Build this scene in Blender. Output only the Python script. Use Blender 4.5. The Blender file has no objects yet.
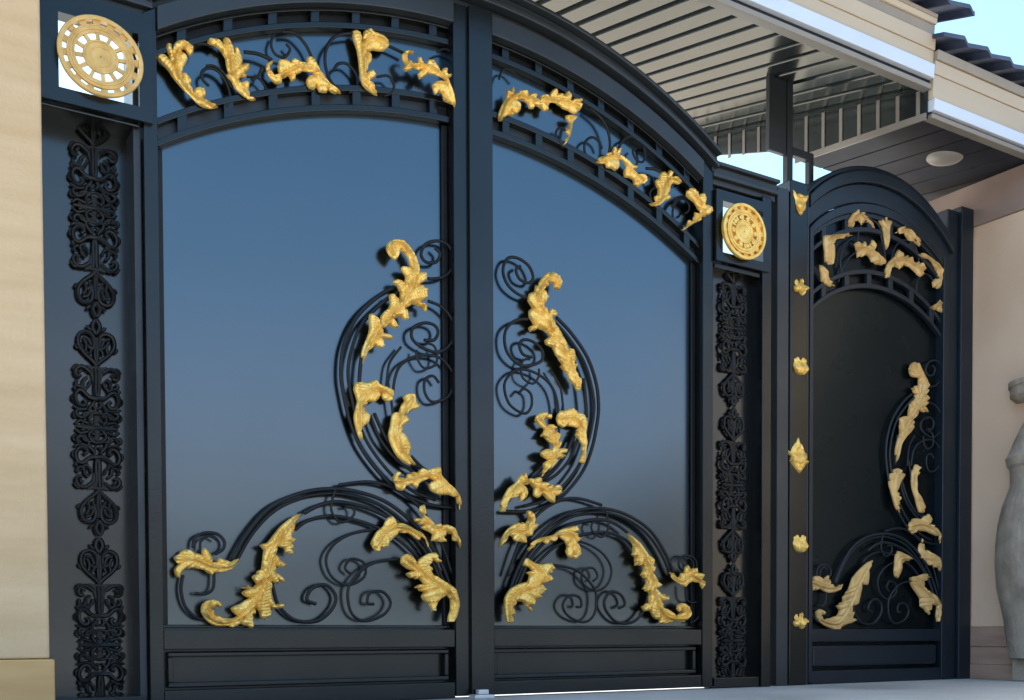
import bpy, bmesh, math, random
from mathutils import Vector, Matrix
from mathutils.geometry import delaunay_2d_cdt
random.seed(7)
R = math.radians
S = bpy.context.scene
COL = S.collection

# ------------------------------------------------------------------ survey of the place
# World: gate plane is y = 0 (x to the right along it, z up, -y towards the street).
F = 1130.0; CX = 660.0; PITCH = R(1.6); CY = 630 + F*math.tan(PITCH)
_a = (2240-CX)/F; _b = 1/math.cos(PITCH); _n = math.hypot(_a, _b)
A = _a/_n; B = _b/_n
D = 4.6; ZC = .30
def ray(x, y):
    u = (x-CX)/F; v = (CY-y)/F
    f = math.cos(PITCH)+v*math.sin(PITCH); z = -math.sin(PITCH)+v*math.cos(PITCH)
    return (A*u+B*f, -B*u+A*f, z)
def G(x, y, d=0.0):
    r = ray(x, y); t = (D-d)/r[1]
    return (r[0]*t, r[2]*t+ZC)
def gx(x, d=0.0): return G(x, 400, d)[0]

# ------------------------------------------------------------------ materials
def principled(name):
    m = bpy.data.materials.new(name); m.use_nodes = True
    nt = m.node_tree; b = nt.nodes['Principled BSDF']
    return m, nt, b
def noise(nt, scale, detail=4, coord='Object', stretch=None):
    tc = nt.nodes.new('ShaderNodeTexCoord'); n = nt.nodes.new('ShaderNodeTexNoise')
    n.inputs['Scale'].default_value = scale; n.inputs['Detail'].default_value = detail
    if stretch:
        mp = nt.nodes.new('ShaderNodeMapping'); mp.inputs['Scale'].default_value = stretch
        nt.links.new(tc.outputs[coord], mp.inputs['Vector']); nt.links.new(mp.outputs['Vector'], n.inputs['Vector'])
    else:
        nt.links.new(tc.outputs[coord], n.inputs['Vector'])
    return n
def ramp(nt, src, stops):
    r = nt.nodes.new('ShaderNodeValToRGB')
    el = r.color_ramp.elements
    while len(el) < len(stops): el.new(.5)
    for e, (p, c) in zip(el, stops):
        e.position = p; e.color = (*c, 1) if len(c) == 3 else c
    nt.links.new(src, r.inputs['Fac']); return r
def bump(nt, b, src, strength, dist):
    bp = nt.nodes.new('ShaderNodeBump'); bp.inputs['Strength'].default_value = strength; bp.inputs['Distance'].default_value = dist
    nt.links.new(src, bp.inputs['Height']); nt.links.new(bp.outputs['Normal'], b.inputs['Normal'])
def mat(name, c1, c2, rough, metal=0, scale=6, bumps=0, bscale=60, rough2=None, stretch=None, spec=.5, coat=0):
    m, nt, b = principled(name)
    n = noise(nt, scale, 5, stretch=stretch)
    r = ramp(nt, n.outputs['Fac'], [(.3, c1), (.7, c2)])
    nt.links.new(r.outputs['Color'], b.inputs['Base Color'])
    b.inputs['Metallic'].default_value = metal
    b.inputs['Specular IOR Level'].default_value = spec
    b.inputs['Coat Weight'].default_value = coat
    n2 = noise(nt, scale*3.1, 6)
    r2 = rough2 if rough2 is not None else rough*1.15
    rr = ramp(nt, n2.outputs['Fac'], [(.3, (rough,)*3), (.75, (r2,)*3)])
    nt.links.new(rr.outputs['Color'], b.inputs['Roughness'])
    if bumps:
        n3 = noise(nt, bscale, 5)
        bump(nt, b, n3.outputs['Fac'], bumps, .01)
    return m
M = {}
M['panel'] = mat('satin_black_sheet', (.092, .120, .140), (.096, .125, .146), .19, metal=1, scale=.9, rough2=.22)
M['frame'] = mat('black_paint_frame', (.029, .034, .036), (.035, .040, .042), .22, metal=.85, scale=3, bumps=.04, bscale=90)
nt = M['panel'].node_tree; n = noise(nt, .9, 2); bump(nt, nt.nodes['Principled BSDF'], n.outputs['Fac'], .10, .02)
M['side_sheet'] = mat('satin_side_sheet', (.060, .065, .066), (.066, .071, .072), .21, metal=.95, scale=2)
M['frame_dark'] = mat('black_paint_arch', (.030, .036, .042), (.042, .05, .056), .38, metal=.5, scale=3, bumps=.04, bscale=90)
M['iron'] = mat('wrought_iron', (.004, .0045, .005), (.008, .009, .010), .40, metal=0, scale=14, bumps=.1, bscale=120, spec=.28)
M['cast'] = mat('cast_iron_black', (.0045, .005, .005), (.009, .0095, .010), .38, metal=0, scale=20, bumps=.2, bscale=140, spec=.3)
M['navy'] = mat('navy_black_paint', (.005, .011, .018), (.008, .015, .023), .33, metal=0, scale=4, bumps=.05, bscale=80, spec=.4)
M['navy_sheet'] = mat('navy_black_sheet', (.012, .020, .025), (.015, .024, .030), .25, metal=.8, scale=1.5)
# gold paint, brushed unevenly
def gold(name, c1, c2, c3, metal=.5, rough=.36):
    m, nt, b = principled(name)
    n = noise(nt, 22, 6)
    r = ramp(nt, n.outputs['Fac'], [(.25, c1), (.5, c2), (.78, c3)])
    nt.links.new(r.outputs['Color'], b.inputs['Base Color'])
    b.inputs['Metallic'].default_value = metal; b.inputs['Roughness'].default_value = rough
    n2 = noise(nt, 130, 4); bump(nt, b, n2.outputs['Fac'], .16, .006)
    return m
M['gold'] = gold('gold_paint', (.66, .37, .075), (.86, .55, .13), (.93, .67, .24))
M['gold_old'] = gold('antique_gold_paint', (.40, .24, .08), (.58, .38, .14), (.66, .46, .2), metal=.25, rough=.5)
M['rosette'] = gold('rosette_gold', (.46, .28, .085), (.62, .39, .125), (.72, .49, .18), metal=.3, rough=.42)
M['wall'] = mat('travertine_wall', (.51, .355, .195), (.60, .435, .26), .75, scale=2.2, stretch=(1, 1, 6), bumps=.35, bscale=70)
M['plinth'] = mat('tan_stone_plinth', (.46, .27, .105), (.57, .36, .15), .6, scale=2.5, stretch=(1, 1, 6), bumps=.12, bscale=40)
M['wall_right'] = mat('beige_render_wall', (.52, .375, .265), (.60, .455, .335), .85, scale=1.6, bumps=.25, bscale=30)
M['plinth_right'] = mat('brown_stone_plinth', (.23, .15, .11), (.33, .225, .17), .7, scale=3, stretch=(1, 1, 7), bumps=.12, bscale=40)
M['trim_brown'] = mat('brown_cornice', (.20, .15, .13), (.26, .2, .17), .8, scale=4)
M['stone'] = mat('grey_urn_stone', (.20, .17, .135), (.37, .325, .265), .9, scale=7, bumps=.7, bscale=50)
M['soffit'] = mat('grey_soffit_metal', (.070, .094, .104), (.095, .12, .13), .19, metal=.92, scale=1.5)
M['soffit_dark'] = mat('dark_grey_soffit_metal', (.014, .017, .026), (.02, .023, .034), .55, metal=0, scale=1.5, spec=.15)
M['cream'] = mat('cream_fascia', (.42, .345, .25), (.50, .42, .31), .5, scale=2, stretch=(.4, 1, 3), bumps=.04, bscale=20)
M['white_gutter'] = mat('white_gutter', (.52, .57, .64), (.58, .63, .69), .3, metal=.15, scale=2)
M['grey_trim'] = mat('grey_trim', (.20, .19, .17), (.26, .245, .22), .4, metal=.3, scale=2)
M['brown_gutter'] = mat('taupe_gutter', (.26, .22, .17), (.33, .28, .22), .45, metal=.2, scale=2)
M['tile'] = mat('slate_blue_tile', (.030, .040, .075), (.06, .075, .12), .42, scale=7, bumps=.15, bscale=60)
M['dark_tile_side'] = M['tile']
M['latch'] = mat('pale_zinc', (.55, .55, .55), (.66, .66, .65), .4, metal=.6, scale=10)
M['lamp'] = mat('lamp_cover', (.22, .21, .19), (.26, .25, .22), .3, scale=5)
M['steel_grey'] = mat('grey_steel', (.022, .026, .03), (.034, .038, .042), .4, metal=.4, scale=4)
# ground: concrete with stains and fine grain
m, nt, b = principled('concrete'); M['concrete'] = m
n = noise(nt, 1.1, 8); n2 = noise(nt, 45, 4)
r = ramp(nt, n.outputs['Fac'], [(.28, (.29, .285, .275)), (.48, (.44, .44, .43)), (.75, (.55, .55, .54))])
mx = nt.nodes.new('ShaderNodeMixRGB'); mx.blend_type = 'MULTIPLY'; mx.inputs['Fac'].default_value = .35
r2 = ramp(nt, n2.outputs['Fac'], [(.35, (.6, .6, .6)), (.65, (1, 1, 1))])
nt.links.new(r.outputs['Color'], mx.inputs['Color1']); nt.links.new(r2.outputs['Color'], mx.inputs['Color2'])
nt.links.new(mx.outputs['Color'], b.inputs['Base Color']); b.inputs['Roughness'].default_value = .55
bump(nt, b, n2.outputs['Fac'], .25, .01)
M['earth'] = mat('dry_earth', (.18, .14, .10), (.30, .24, .17), .95, scale=.12)
M['dark_ridge'] = mat('added_ridge_dark', (.022, .017, .014), (.040, .030, .025), .95, scale=.05)  # dark tone of the added ridge that the panels reflect

# ------------------------------------------------------------------ mesh helpers
class MB:
    def __init__(self): self.bm = bmesh.new()
    def box(self, x0, x1, y0, y1, z0, z1):
        v = [self.bm.verts.new(p) for p in ((x0,y0,z0),(x1,y0,z0),(x1,y1,z0),(x0,y1,z0),(x0,y0,z1),(x1,y0,z1),(x1,y1,z1),(x0,y1,z1))]
        for f in ((0,1,5,4),(1,2,6,5),(2,3,7,6),(3,0,4,7),(4,5,6,7),(3,2,1,0)): self.bm.faces.new([v[i] for i in f])
        return self
    def prism(self, poly, y0, y1):
        """poly: (x,z) outline; extruded from y0 (front) to y1 (back)"""
        a = [self.bm.verts.new((x, y0, z)) for x, z in poly]; b = [self.bm.verts.new((x, y1, z)) for x, z in poly]
        n = len(poly)
        try: self.bm.faces.new(a); self.bm.faces.new(b[::-1])
        except ValueError: pass
        for i in range(n):
            j = (i+1) % n; self.bm.faces.new((a[j], a[i], b[i], b[j]))
        return self
    def prism_x(self, poly, x0, x1):
        """poly: (y,z) outline; extruded along x"""
        a = [self.bm.verts.new((x0, y, z)) for y, z in poly]; b = [self.bm.verts.new((x1, y, z)) for y, z in poly]
        n = len(poly); self.bm.faces.new(a); self.bm.faces.new(b[::-1])
        for i in range(n):
            j = (i+1) % n; self.bm.faces.new((a[j], a[i], b[i], b[j]))
        return self
    def strip(self, lo, hi, y0, y1):
        """band between two (x,z) polylines of equal length, with depth"""
        n = len(lo)
        q = [[self.bm.verts.new((p[0], y, p[1])) for p in L] for L in (lo, hi) for y in (y0, y1)]
        lf, lb, hf, hb = q
        for i in range(n-1):
            self.bm.faces.new((lf[i], lf[i+1], hf[i+1], hf[i])); self.bm.faces.new((lb[i+1], lb[i], hb[i], hb[i+1]))
            self.bm.faces.new((hf[i], hf[i+1], hb[i+1], hb[i])); self.bm.faces.new((lf[i+1], lf[i], lb[i], lb[i+1]))
        self.bm.faces.new((lf[0], hf[0], hb[0], lb[0])); self.bm.faces.new((hf[-1], lf[-1], lb[-1], hb[-1]))
        return self
    def tube(self, pts, r, seg=8, r_end=None, flat=1.0):
        pts = [Vector(p) for p in pts]; n = len(pts); rings = []
        up = Vector((0, 1, 0))
        for i, p in enumerate(pts):
            t = (pts[min(i+1, n-1)]-pts[max(i-1, 0)])
            if t.length < 1e-9: t = Vector((0, 0, 1))
            t.normalize(); s = t.cross(up)
            if s.length < 1e-4: s = t.cross(Vector((1, 0, 0)))
            s.normalize(); u = s.cross(t)
            rr = r if r_end is None else r+(r_end-r)*i/(n-1)
            rings.append([self.bm.verts.new(p+s*(rr*math.cos(2*math.pi*k/seg))+u*(rr*flat*math.sin(2*math.pi*k/seg))) for k in range(seg)])
        for a, b in zip(rings, rings[1:]):
            for k in range(seg):
                self.bm.faces.new((a[k], a[(k+1) % seg], b[(k+1) % seg], b[k]))
        self.bm.faces.new(rings[0][::-1]); self.bm.faces.new(rings[-1])
        return self
    def lathe(self, prof, cx, cy, seg=40):
        rings = [[self.bm.verts.new((cx+r*math.cos(2*math.pi*k/seg), cy+r*math.sin(2*math.pi*k/seg), z)) for k in range(seg)] for r, z in prof]
        for a, b in zip(rings, rings[1:]):
            for k in range(seg): self.bm.faces.new((a[k], a[(k+1) % seg], b[(k+1) % seg], b[k]))
        self.bm.faces.new(rings[0][::-1]); self.bm.faces.new(rings[-1]); return self
    def build(self, name, material, parent=None, bevel=0, smooth=False, seg=2):
        bmesh.ops.recalc_face_normals(self.bm, faces=self.bm.faces)
        me = bpy.data.meshes.new(name); self.bm.to_mesh(me); self.bm.free()
        o = bpy.data.objects.new(name, me); COL.objects.link(o); me.materials.append(material)
        if smooth:
            for p in me.polygons: p.use_smooth = True
        if bevel:
            md = o.modifiers.new('bevel', 'BEVEL'); md.width = bevel; md.segments = seg; md.limit_method = 'ANGLE'; md.angle_limit = R(40)
            md.harden_normals = False
        if parent: attach(o, parent)
        return o
def attach(o, parent):
    o.parent = parent
    w = Matrix.Translation(parent.location)
    q = parent.parent
    if q: w = Matrix.Translation(q.location) @ w
    o.matrix_parent_inverse = w.inverted()
def thing(name, label, cat, loc, group=None):
    o = bpy.data.objects.new(name, None); COL.objects.link(o); o.location = loc; o.empty_display_size = .2
    return tag(o, label, cat, group)
def tag(o, label, cat, group=None):
    o['label'] = label; o['category'] = cat
    if group: o['group'] = group
    return o
def structure(o, kind='structure'):
    o['kind'] = kind; return o

def smooth_line(p, k=5, closed=False):
    n = len(p); out = []
    rng = range(n) if closed else range(n-1)
    for i in rng:
        g = (lambda j: p[j % n]) if closed else (lambda j: p[min(max(j, 0), n-1)])
        p0, p1, p2, p3 = g(i-1), g(i), g(i+1), g(i+2)
        for s in range(k):
            t = s/k
            out.append(tuple(.5*(2*p1[c]+(p2[c]-p0[c])*t+(2*p0[c]-5*p1[c]+4*p2[c]-p3[c])*t*t+(3*p1[c]-p0[c]-3*p2[c]+p3[c])*t**3) for c in (0, 1)))
    if not closed: out.append(p[-1])
    return out

def turns(o):
    n = len(o); ar = sum(o[i-1][0]*o[i][1]-o[i][0]*o[i-1][1] for i in range(n)); sg = 1 if ar > 0 else -1
    T = []
    for i in range(n):
        a, p, b = o[i-1], o[i], o[(i+1) % n]
        t1 = math.atan2(p[1]-a[1], p[0]-a[0]); t2 = math.atan2(b[1]-p[1], b[0]-p[0])
        T.append(sg*((t2-t1+math.pi) % (2*math.pi)-math.pi))
    return T, sg
def serrate(o):
    # pointed secondary teeth on the longer jagged edges
    n = len(o); out = []; T, sg = turns(o)
    for i in range(n):
        p, q = o[i], o[(i+1) % n]; out.append(p)
        L = math.hypot(q[0]-p[0], q[1]-p[1]); j = (i+1) % n
        if .042 < L < .085 and max(abs(T[i]), abs(T[j])) > .75 and min(abs(T[i]), abs(T[j])) > .3:
            nx, nz = (q[1]-p[1])/L*sg, -(q[0]-p[0])/L*sg        # outward
            up = T[j] > T[i]                                     # running up to a tip
            for t, k in (((.50, .10), (.56, -.07)) if up else ((.44, -.07), (.50, .10))):
                out.append((p[0]+(q[0]-p[0])*t+nx*L*k, p[1]+(q[1]-p[1])*t+nz*L*k))
    return out
def leaf_outline(o):
    # tips and notches stay sharp, lobe sides bow outwards, calm runs are rounded
    n = len(o); T, sg = turns(o); out = []
    cr = smooth_line(o, 2, closed=True)
    for i in range(n):
        p, q = o[i], o[(i+1) % n]; out.append(p)
        if abs(T[i]) < .7 and abs(T[(i+1) % n]) < .7: out.append(cr[2*i+1]); continue
        L = math.hypot(q[0]-p[0], q[1]-p[1])
        if L < .004: continue
        nx, nz = (q[1]-p[1])/L*sg, -(q[0]-p[0])/L*sg
        k = .055*L
        out.append(((p[0]+q[0])/2+nx*k, (p[1]+q[1])/2+nz*k))
    return out
# a modelled leaf: outline in the plane, relief from distance to the edge and to the midrib
def relief_leaf(name, outline, spine, d0, material, parent, H=.030, step=.0042, vein=.024, thick=.006, curl=0.0):
    outline = serrate(outline)
    H = H*.58
    out = leaf_outline(outline)
    n = len(out)
    xs = [p[0] for p in out]; zs = [p[1] for p in out]
    def inside(x, z):
        c = False; j = n-1
        for i in range(n):
            if (zs[i] > z) != (zs[j] > z) and x < (xs[j]-xs[i])*(z-zs[i])/(zs[j]-zs[i])+xs[i]: c = not c
            j = i
        return c
    def segd(px, pz, a, b):
        dx, dz = b[0]-a[0], b[1]-a[1]; L = dx*dx+dz*dz
        t = 0 if L == 0 else max(0, min(1, ((px-a[0])*dx+(pz-a[1])*dz)/L))
        return math.hypot(px-a[0]-t*dx, pz-a[1]-t*dz), t
    sp = smooth_line(spine, 4)
    acc = [0]
    for a, b in zip(sp, sp[1:]): acc.append(acc[-1]+math.hypot(b[0]-a[0], b[1]-a[1]))
    pts = [Vector(p) for p in out]
    y = min(zs); row = 0
    while y < max(zs):
        x = min(xs)+(step*.5 if row % 2 else 0)
        while x < max(xs):
            if inside(x, y):
                de = min(segd(x, y, out[i], out[(i+1) % n])[0] for i in range(n))
                if de > step*.45: pts.append(Vector((x, y)))
            x += step
        y += step*.87; row += 1
    vs, es, fs, ov, oe, of = delaunay_2d_cdt(pts, [(i, (i+1) % n) for i in range(n)], [], 1, 1e-6)
    hts = []
    Lt = acc[-1]
    area = sum(outline[i-1][0]*outline[i][1]-outline[i][0]*outline[i-1][1] for i in range(len(outline)))
    sgn = 1 if area > 0 else -1
    ridges, grooves = [], []
    m_ = len(outline)
    for i in range(m_):
        a, p, b_ = outline[i-1], outline[i], outline[(i+1) % m_]
        t1 = math.atan2(p[1]-a[1], p[0]-a[0]); t2 = math.atan2(b_[1]-p[1], b_[0]-p[0])
        turn = sgn*((t2-t1+math.pi) % (2*math.pi)-math.pi)
        if abs(turn) < .6: continue
        bd, bi = 9, 0
        for k in range(len(sp)):
            dd = math.hypot(p[0]-sp[k][0], p[1]-sp[k][1])
            if dd < bd: bd, bi = dd, k
        if bd < .012: continue
        s0 = max(0, acc[bi]-bd*.9); k = 0
        while k < len(acc)-1 and acc[k+1] < s0: k += 1
        (ridges if turn > 0 else grooves).append((p, sp[k], bd))
    for v in vs:
        x, z = v
        de = min(segd(x, z, out[i], out[(i+1) % n])[0] for i in range(n))
        best = (9, 0, 0)
        for i in range(len(sp)-1):
            dd, t = segd(x, z, sp[i], sp[i+1])
            if dd < best[0]: best = (dd, acc[i]+t*(acc[i+1]-acc[i]), i)
        u, s = best[0], best[1]
        h = H*(.35*(1-math.exp(-de/.0030))+.65*(1-math.exp(-de/.020)))
        ph = (s*1.0+u*.85)/vein*2*math.pi
        amp = min(1, de/.006)*min(1, u/.012)
        g = H/.0175
        h += .0016*math.sin(ph*1.6)*amp*g                      # fine veins
        for (p, q_, L) in ridges:
            dd, tt = segd(x, z, p, q_)
            if dd < .03: h += .0055*math.exp(-(dd/.0070)**2)*(1-.6*tt)*min(1, de/.003)*g
        for (p, q_, L) in grooves:
            dd, tt = segd(x, z, p, q_)
            if dd < .02: h -= .0090*math.exp(-(dd/.0042)**2)*(1-.75*tt)*g
        h += .0080*math.exp(-(u/.0045)**2)*min(1, de/.005)*g   # midrib
        h -= .0060*math.exp(-((u-.010)/.0045)**2)*min(1, de/.006)*g  # channels beside it
        q = s/Lt if Lt > 0 else 0
        h += .009*math.sin(q*math.pi*1.6+.4)*g                 # the whole leaf waves off the panel
        h += curl*q*q
        hts.append(h)
    bm = bmesh.new()
    top = [bm.verts.new((v[0], -(d0+h), v[1])) for v, h in zip(vs, hts)]
    base = min(0, min(hts))
    bot = [bm.verts.new((v[0], -(d0+h-thick), v[1])) for v, h in zip(vs, hts)]
    edge_count = {}
    for f in fs:
        try: bm.faces.new([top[i] for i in f]); bm.faces.new([bot[i] for i in reversed(f)])
        except ValueError: continue
        for i in range(len(f)):
            k = (f[i], f[(i+1) % len(f)]); edge_count[tuple(sorted(k))] = edge_count.get(tuple(sorted(k)), []) + [k]
    for k, l in edge_count.items():
        if len(l) == 1:
            a, b = l[0]
            try: bm.faces.new((top[b], top[a], bot[a], bot[b]))
            except ValueError: pass
    bmesh.ops.recalc_face_normals(bm, faces=bm.faces)
    me = bpy.data.meshes.new(name); bm.to_mesh(me); bm.free()
    for p in me.polygons: p.use_smooth = True
    o = bpy.data.objects.new(name, me); COL.objects.link(o); me.materials.append(material)
    me.set_sharp_from_angle(angle=R(38))
    attach(o, parent); return o

# windows of the survey the ornament was measured in: (x0, y0, scale)
Z = {'A': (150, 20, 6.3625), 'A4': (256, 0, 4.0), 'B': (300, 10, 6.3625), 'C': (490, 70, 8.533), 'D': (590, 130, 6.362),
     'E': (340, 230, 5.0), 'F': (340, 360, 4.377), 'H': (300, 490, 4.665), 'G': (165, 500, 5.0), 'I': (490, 250, 4.667),
     'J': (490, 390, 5.383), 'K': (490, 490, 4.667), 'L': (590, 510, 5.385), 'M': (805, 190, 5.3875), 'N': (870, 350, 4.118), 'O': (800, 500, 5.0)}
def conv(w, pts, d):
    x0, y0, s = Z[w]
    return [G(x0+x/s, y0+y/s, d) for x, y in pts]
def leaf(w, outline, spine, parent, d0=.050, H=.030, material=None, name='acanthus_leaf', thick=.006, **kw):
    dm = d0+H*.5
    o = conv(w, outline, dm)
    if spine is None:
        i0 = outline[0]; far = max(outline, key=lambda p: (p[0]-i0[0])**2+(p[1]-i0[1])**2)
        cxm = sum(p[0] for p in outline)/len(outline); cym = sum(p[1] for p in outline)/len(outline)
        spine = [i0, (cxm, cym), far]
    return relief_leaf(name, o, conv(w, spine, dm), d0, material or M['gold'], parent, H=H, thick=thick, **kw)

# ------------------------------------------------------------------ main sizes read off the survey
XC = 2.262                       # seam between the leaves
ARC_R = 2.35; ARC_TOP = 2.497
def arc(x, off=0): 
    dx = x-2.262
    return ARC_TOP+off-(ARC_R-math.sqrt(ARC_R**2-dx*dx))
def arc_line(x0, x1, off, n=36): return [(x0+(x1-x0)*i/n, arc(x0+(x1-x0)*i/n, off)) for i in range(n+1)]
FD = .075                        # how far leaf frames stand proud of the sheet
lx0, lx1 = gx(147, FD), gx(161, FD)
lx2, lx3 = gx(455, FD), gx(469.3, FD)
rx0, rx1 = gx(470.2, FD+.02), gx(494, FD+.02)
rx2, rx3 = gx(703, FD), gx(713, FD)
spx0, spx1 = gx(761, FD), gx(770, FD)          # post beside right side panel
ZB = .010                        # underside of the gate
Z_R1, Z_R0 = .302, .225          # rail between big sheet and low panel
Z_L0 = .072                      # top of bottom rail
TOP_OFF = .50

# ------------------------------------------------------------------ scroll bars, traced on the left leaf, mirrored to the right one
SCROLLS = [
 ([(394,287),(376,298),(356,318),(344,345),(341,372),(344,396),(351,424),(363,451),(386,480),(408,496),(431,505),(455,508)], .0085),
 ([(398,292),(381,304),(362,324),(352,348),(348,372),(351,395),(358,421),(370,447),(392,475),(413,491),(435,500)], .0075),
 ([(363,345),(360,370),(359,388)], .0085),
 ([(428,279),(440,278),(450,272),(454,260),(449,246),(438,241),(426,244),(421,254),(426,262),(436,262),(440,254),(435,248)], .0072),
 ([(428,301),(440,306),(450,316),(454,328),(452,342),(444,350),(434,352),(420,346),(412,338),(413,328),(424,323),(434,325),(438,332),(434,340),(424,340)], .0072),
 ([(386,392),(387,378),(390,362),(401,347)], .0055),
 ([(393,392),(395,378),(400,366),(411,358),(427,355),(443,360),(454,377),(449,396),(433,402),(425,393),(425,380),(433,376),(439,383)], .0065),
 ([(417,350),(417,358),(424,368),(435,365),(437,355),(434,346),(427,343)], .0055),
 ([(374,413),(386,438),(402,458),(418,467),(440,478)], .0085),
 ([(370,415),(380,439),(396,459),(412,471),(430,482)], .0075),
 ([(411,456),(422,467),(434,476)], .007),
 ([(388,383),(391,400),(394,420)], .006),
 ([(232,560),(247.5,533),(269.5,508),(298,494),(326,489),(354,491),(386,502),(414,524),(433,549),(447,577),(453,600)], .0085),
 ([(236.5,561),(252,534),(274,511),(301,498),(328,493.5),(354,496),(384,507),(411,529),(430,553),(443,580),(449,601)], .0075),
 ([(304,513),(320,505),(339,502),(364,507),(389,518),(414,538),(432,562),(444,590)], .0085),
 ([(295,530),(307,521),(329,516),(351,519),(376,527),(400,541),(420,560)], .0075),
 ([(339,485),(370,482),(395,489),(420,508),(440,540),(452,574)], .0075),
 ([(335.5,489),(331,508),(338,521),(347,521),(354,514),(352,507),(345,507)], .0055),
 ([(376,529),(354,533),(335.5,543),(326,559),(332,577),(348,585),(364,577),(364,563),(351,559),(345,568),(351,574)], .006),
 ([(402,559),(376,562),(357.5,574),(348,590),(351,612),(364,621),(383,615),(390.5,603),(383,592),(370,593),(367.5,603),(374,604)], .0065),
 ([(270,575),(273,588),(279,606),(295,620),(317,621),(332,609),(335.5,596),(326,585),(312,588.5),(307,599.5),(316,604)], .0075),
 ([(193,548),(195,538),(205,533),(217,534),(224,541),(223,549),(215,554)], .0065),
 ([(200,550),(201,541),(209,536),(217,540)], .005),
 ([(183,575),(181,590),(185,606),(195,617),(205,620)], .0065),
 ([(214,572),(213,588),(205,594),(195,593)], .006),
]
TOPSCROLLS = [
 ([(196,44),(206,44),(213,48)], .006),
 ([(209,86),(203,80),(202,72),(209,68),(219,72),(227,84),(230,97),(226,107)], .006),
 ([(206,66),(214,66),(224,73),(232,88)], .005),
 ([(247,77),(258,78),(265,87),(262,95),(254,97)], .005),
 ([(244,52),(258,54),(272,60)], .0075),
 ([(274,34),(271,44),(275,54),(284,57),(290,50),(286,44)], .0055),
 ([(282,32),(294,33),(305,44),(312,58)], .0065),
 ([(352,33),(336,36),(327,47),(325,63),(330,80),(340,92)], .0065),
 ([(334,70),(338,64),(347,64),(356,74),(357,86),(349,93)], .006),
 ([(377,77),(388,76),(394,85),(391,93),(384,96)], .0055),
 ([(384,44),(395,49),(405,54)], .0065),
 ([(437,52),(445,49),(453,54),(457,66)], .005),
 ([(262,66),(258,76),(251,80)], .005),
]
DT = .034                        # scroll bars stand this far off the sheet
def put_scrolls(items, parent, fn, d=DT, scale=1.0, name='scroll', material=None):
    for k, (pts, r) in enumerate(items):
        dd = d+.012*((k*37) % 5)/5
        line = smooth_line([fn(*G(x, y, dd)) for x, y in pts], 6)
        mb = MB(); mb.tube([(p[0], -dd, p[1]) for p in line], r*scale, 8)
        mb.build(name, material or M['iron'], parent, smooth=True)
same = lambda x, z: (x, z)
mirror = lambda x, z: (2*2.281-x, z)

def arch_band(parent, x0, x1, off, name, mtl, posts, y0=-.045, arcf=arc_line, fn=None, th=(.026, .079, .105)):
    mb = MB()
    mb.strip(arcf(x0, x1, off), arcf(x0, x1, off+th[0]), y0, .0)
    mb.strip(arcf(x0, x1, off+th[1]), arcf(x0, x1, off+th[2]), y0, .0)
    w = .018
    for i in range(posts):
        xc = x0+(x1-x0)*(i+.55)/posts
        za, zb = arcf(xc-w, xc+w, off+th[0]-.004, 1), arcf(xc-w, xc+w, off+th[1]+.004, 1)
        mb.strip(za, zb, y0+.003, .0)
    return mb.build(name, mtl, parent, bevel=.003)

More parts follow.
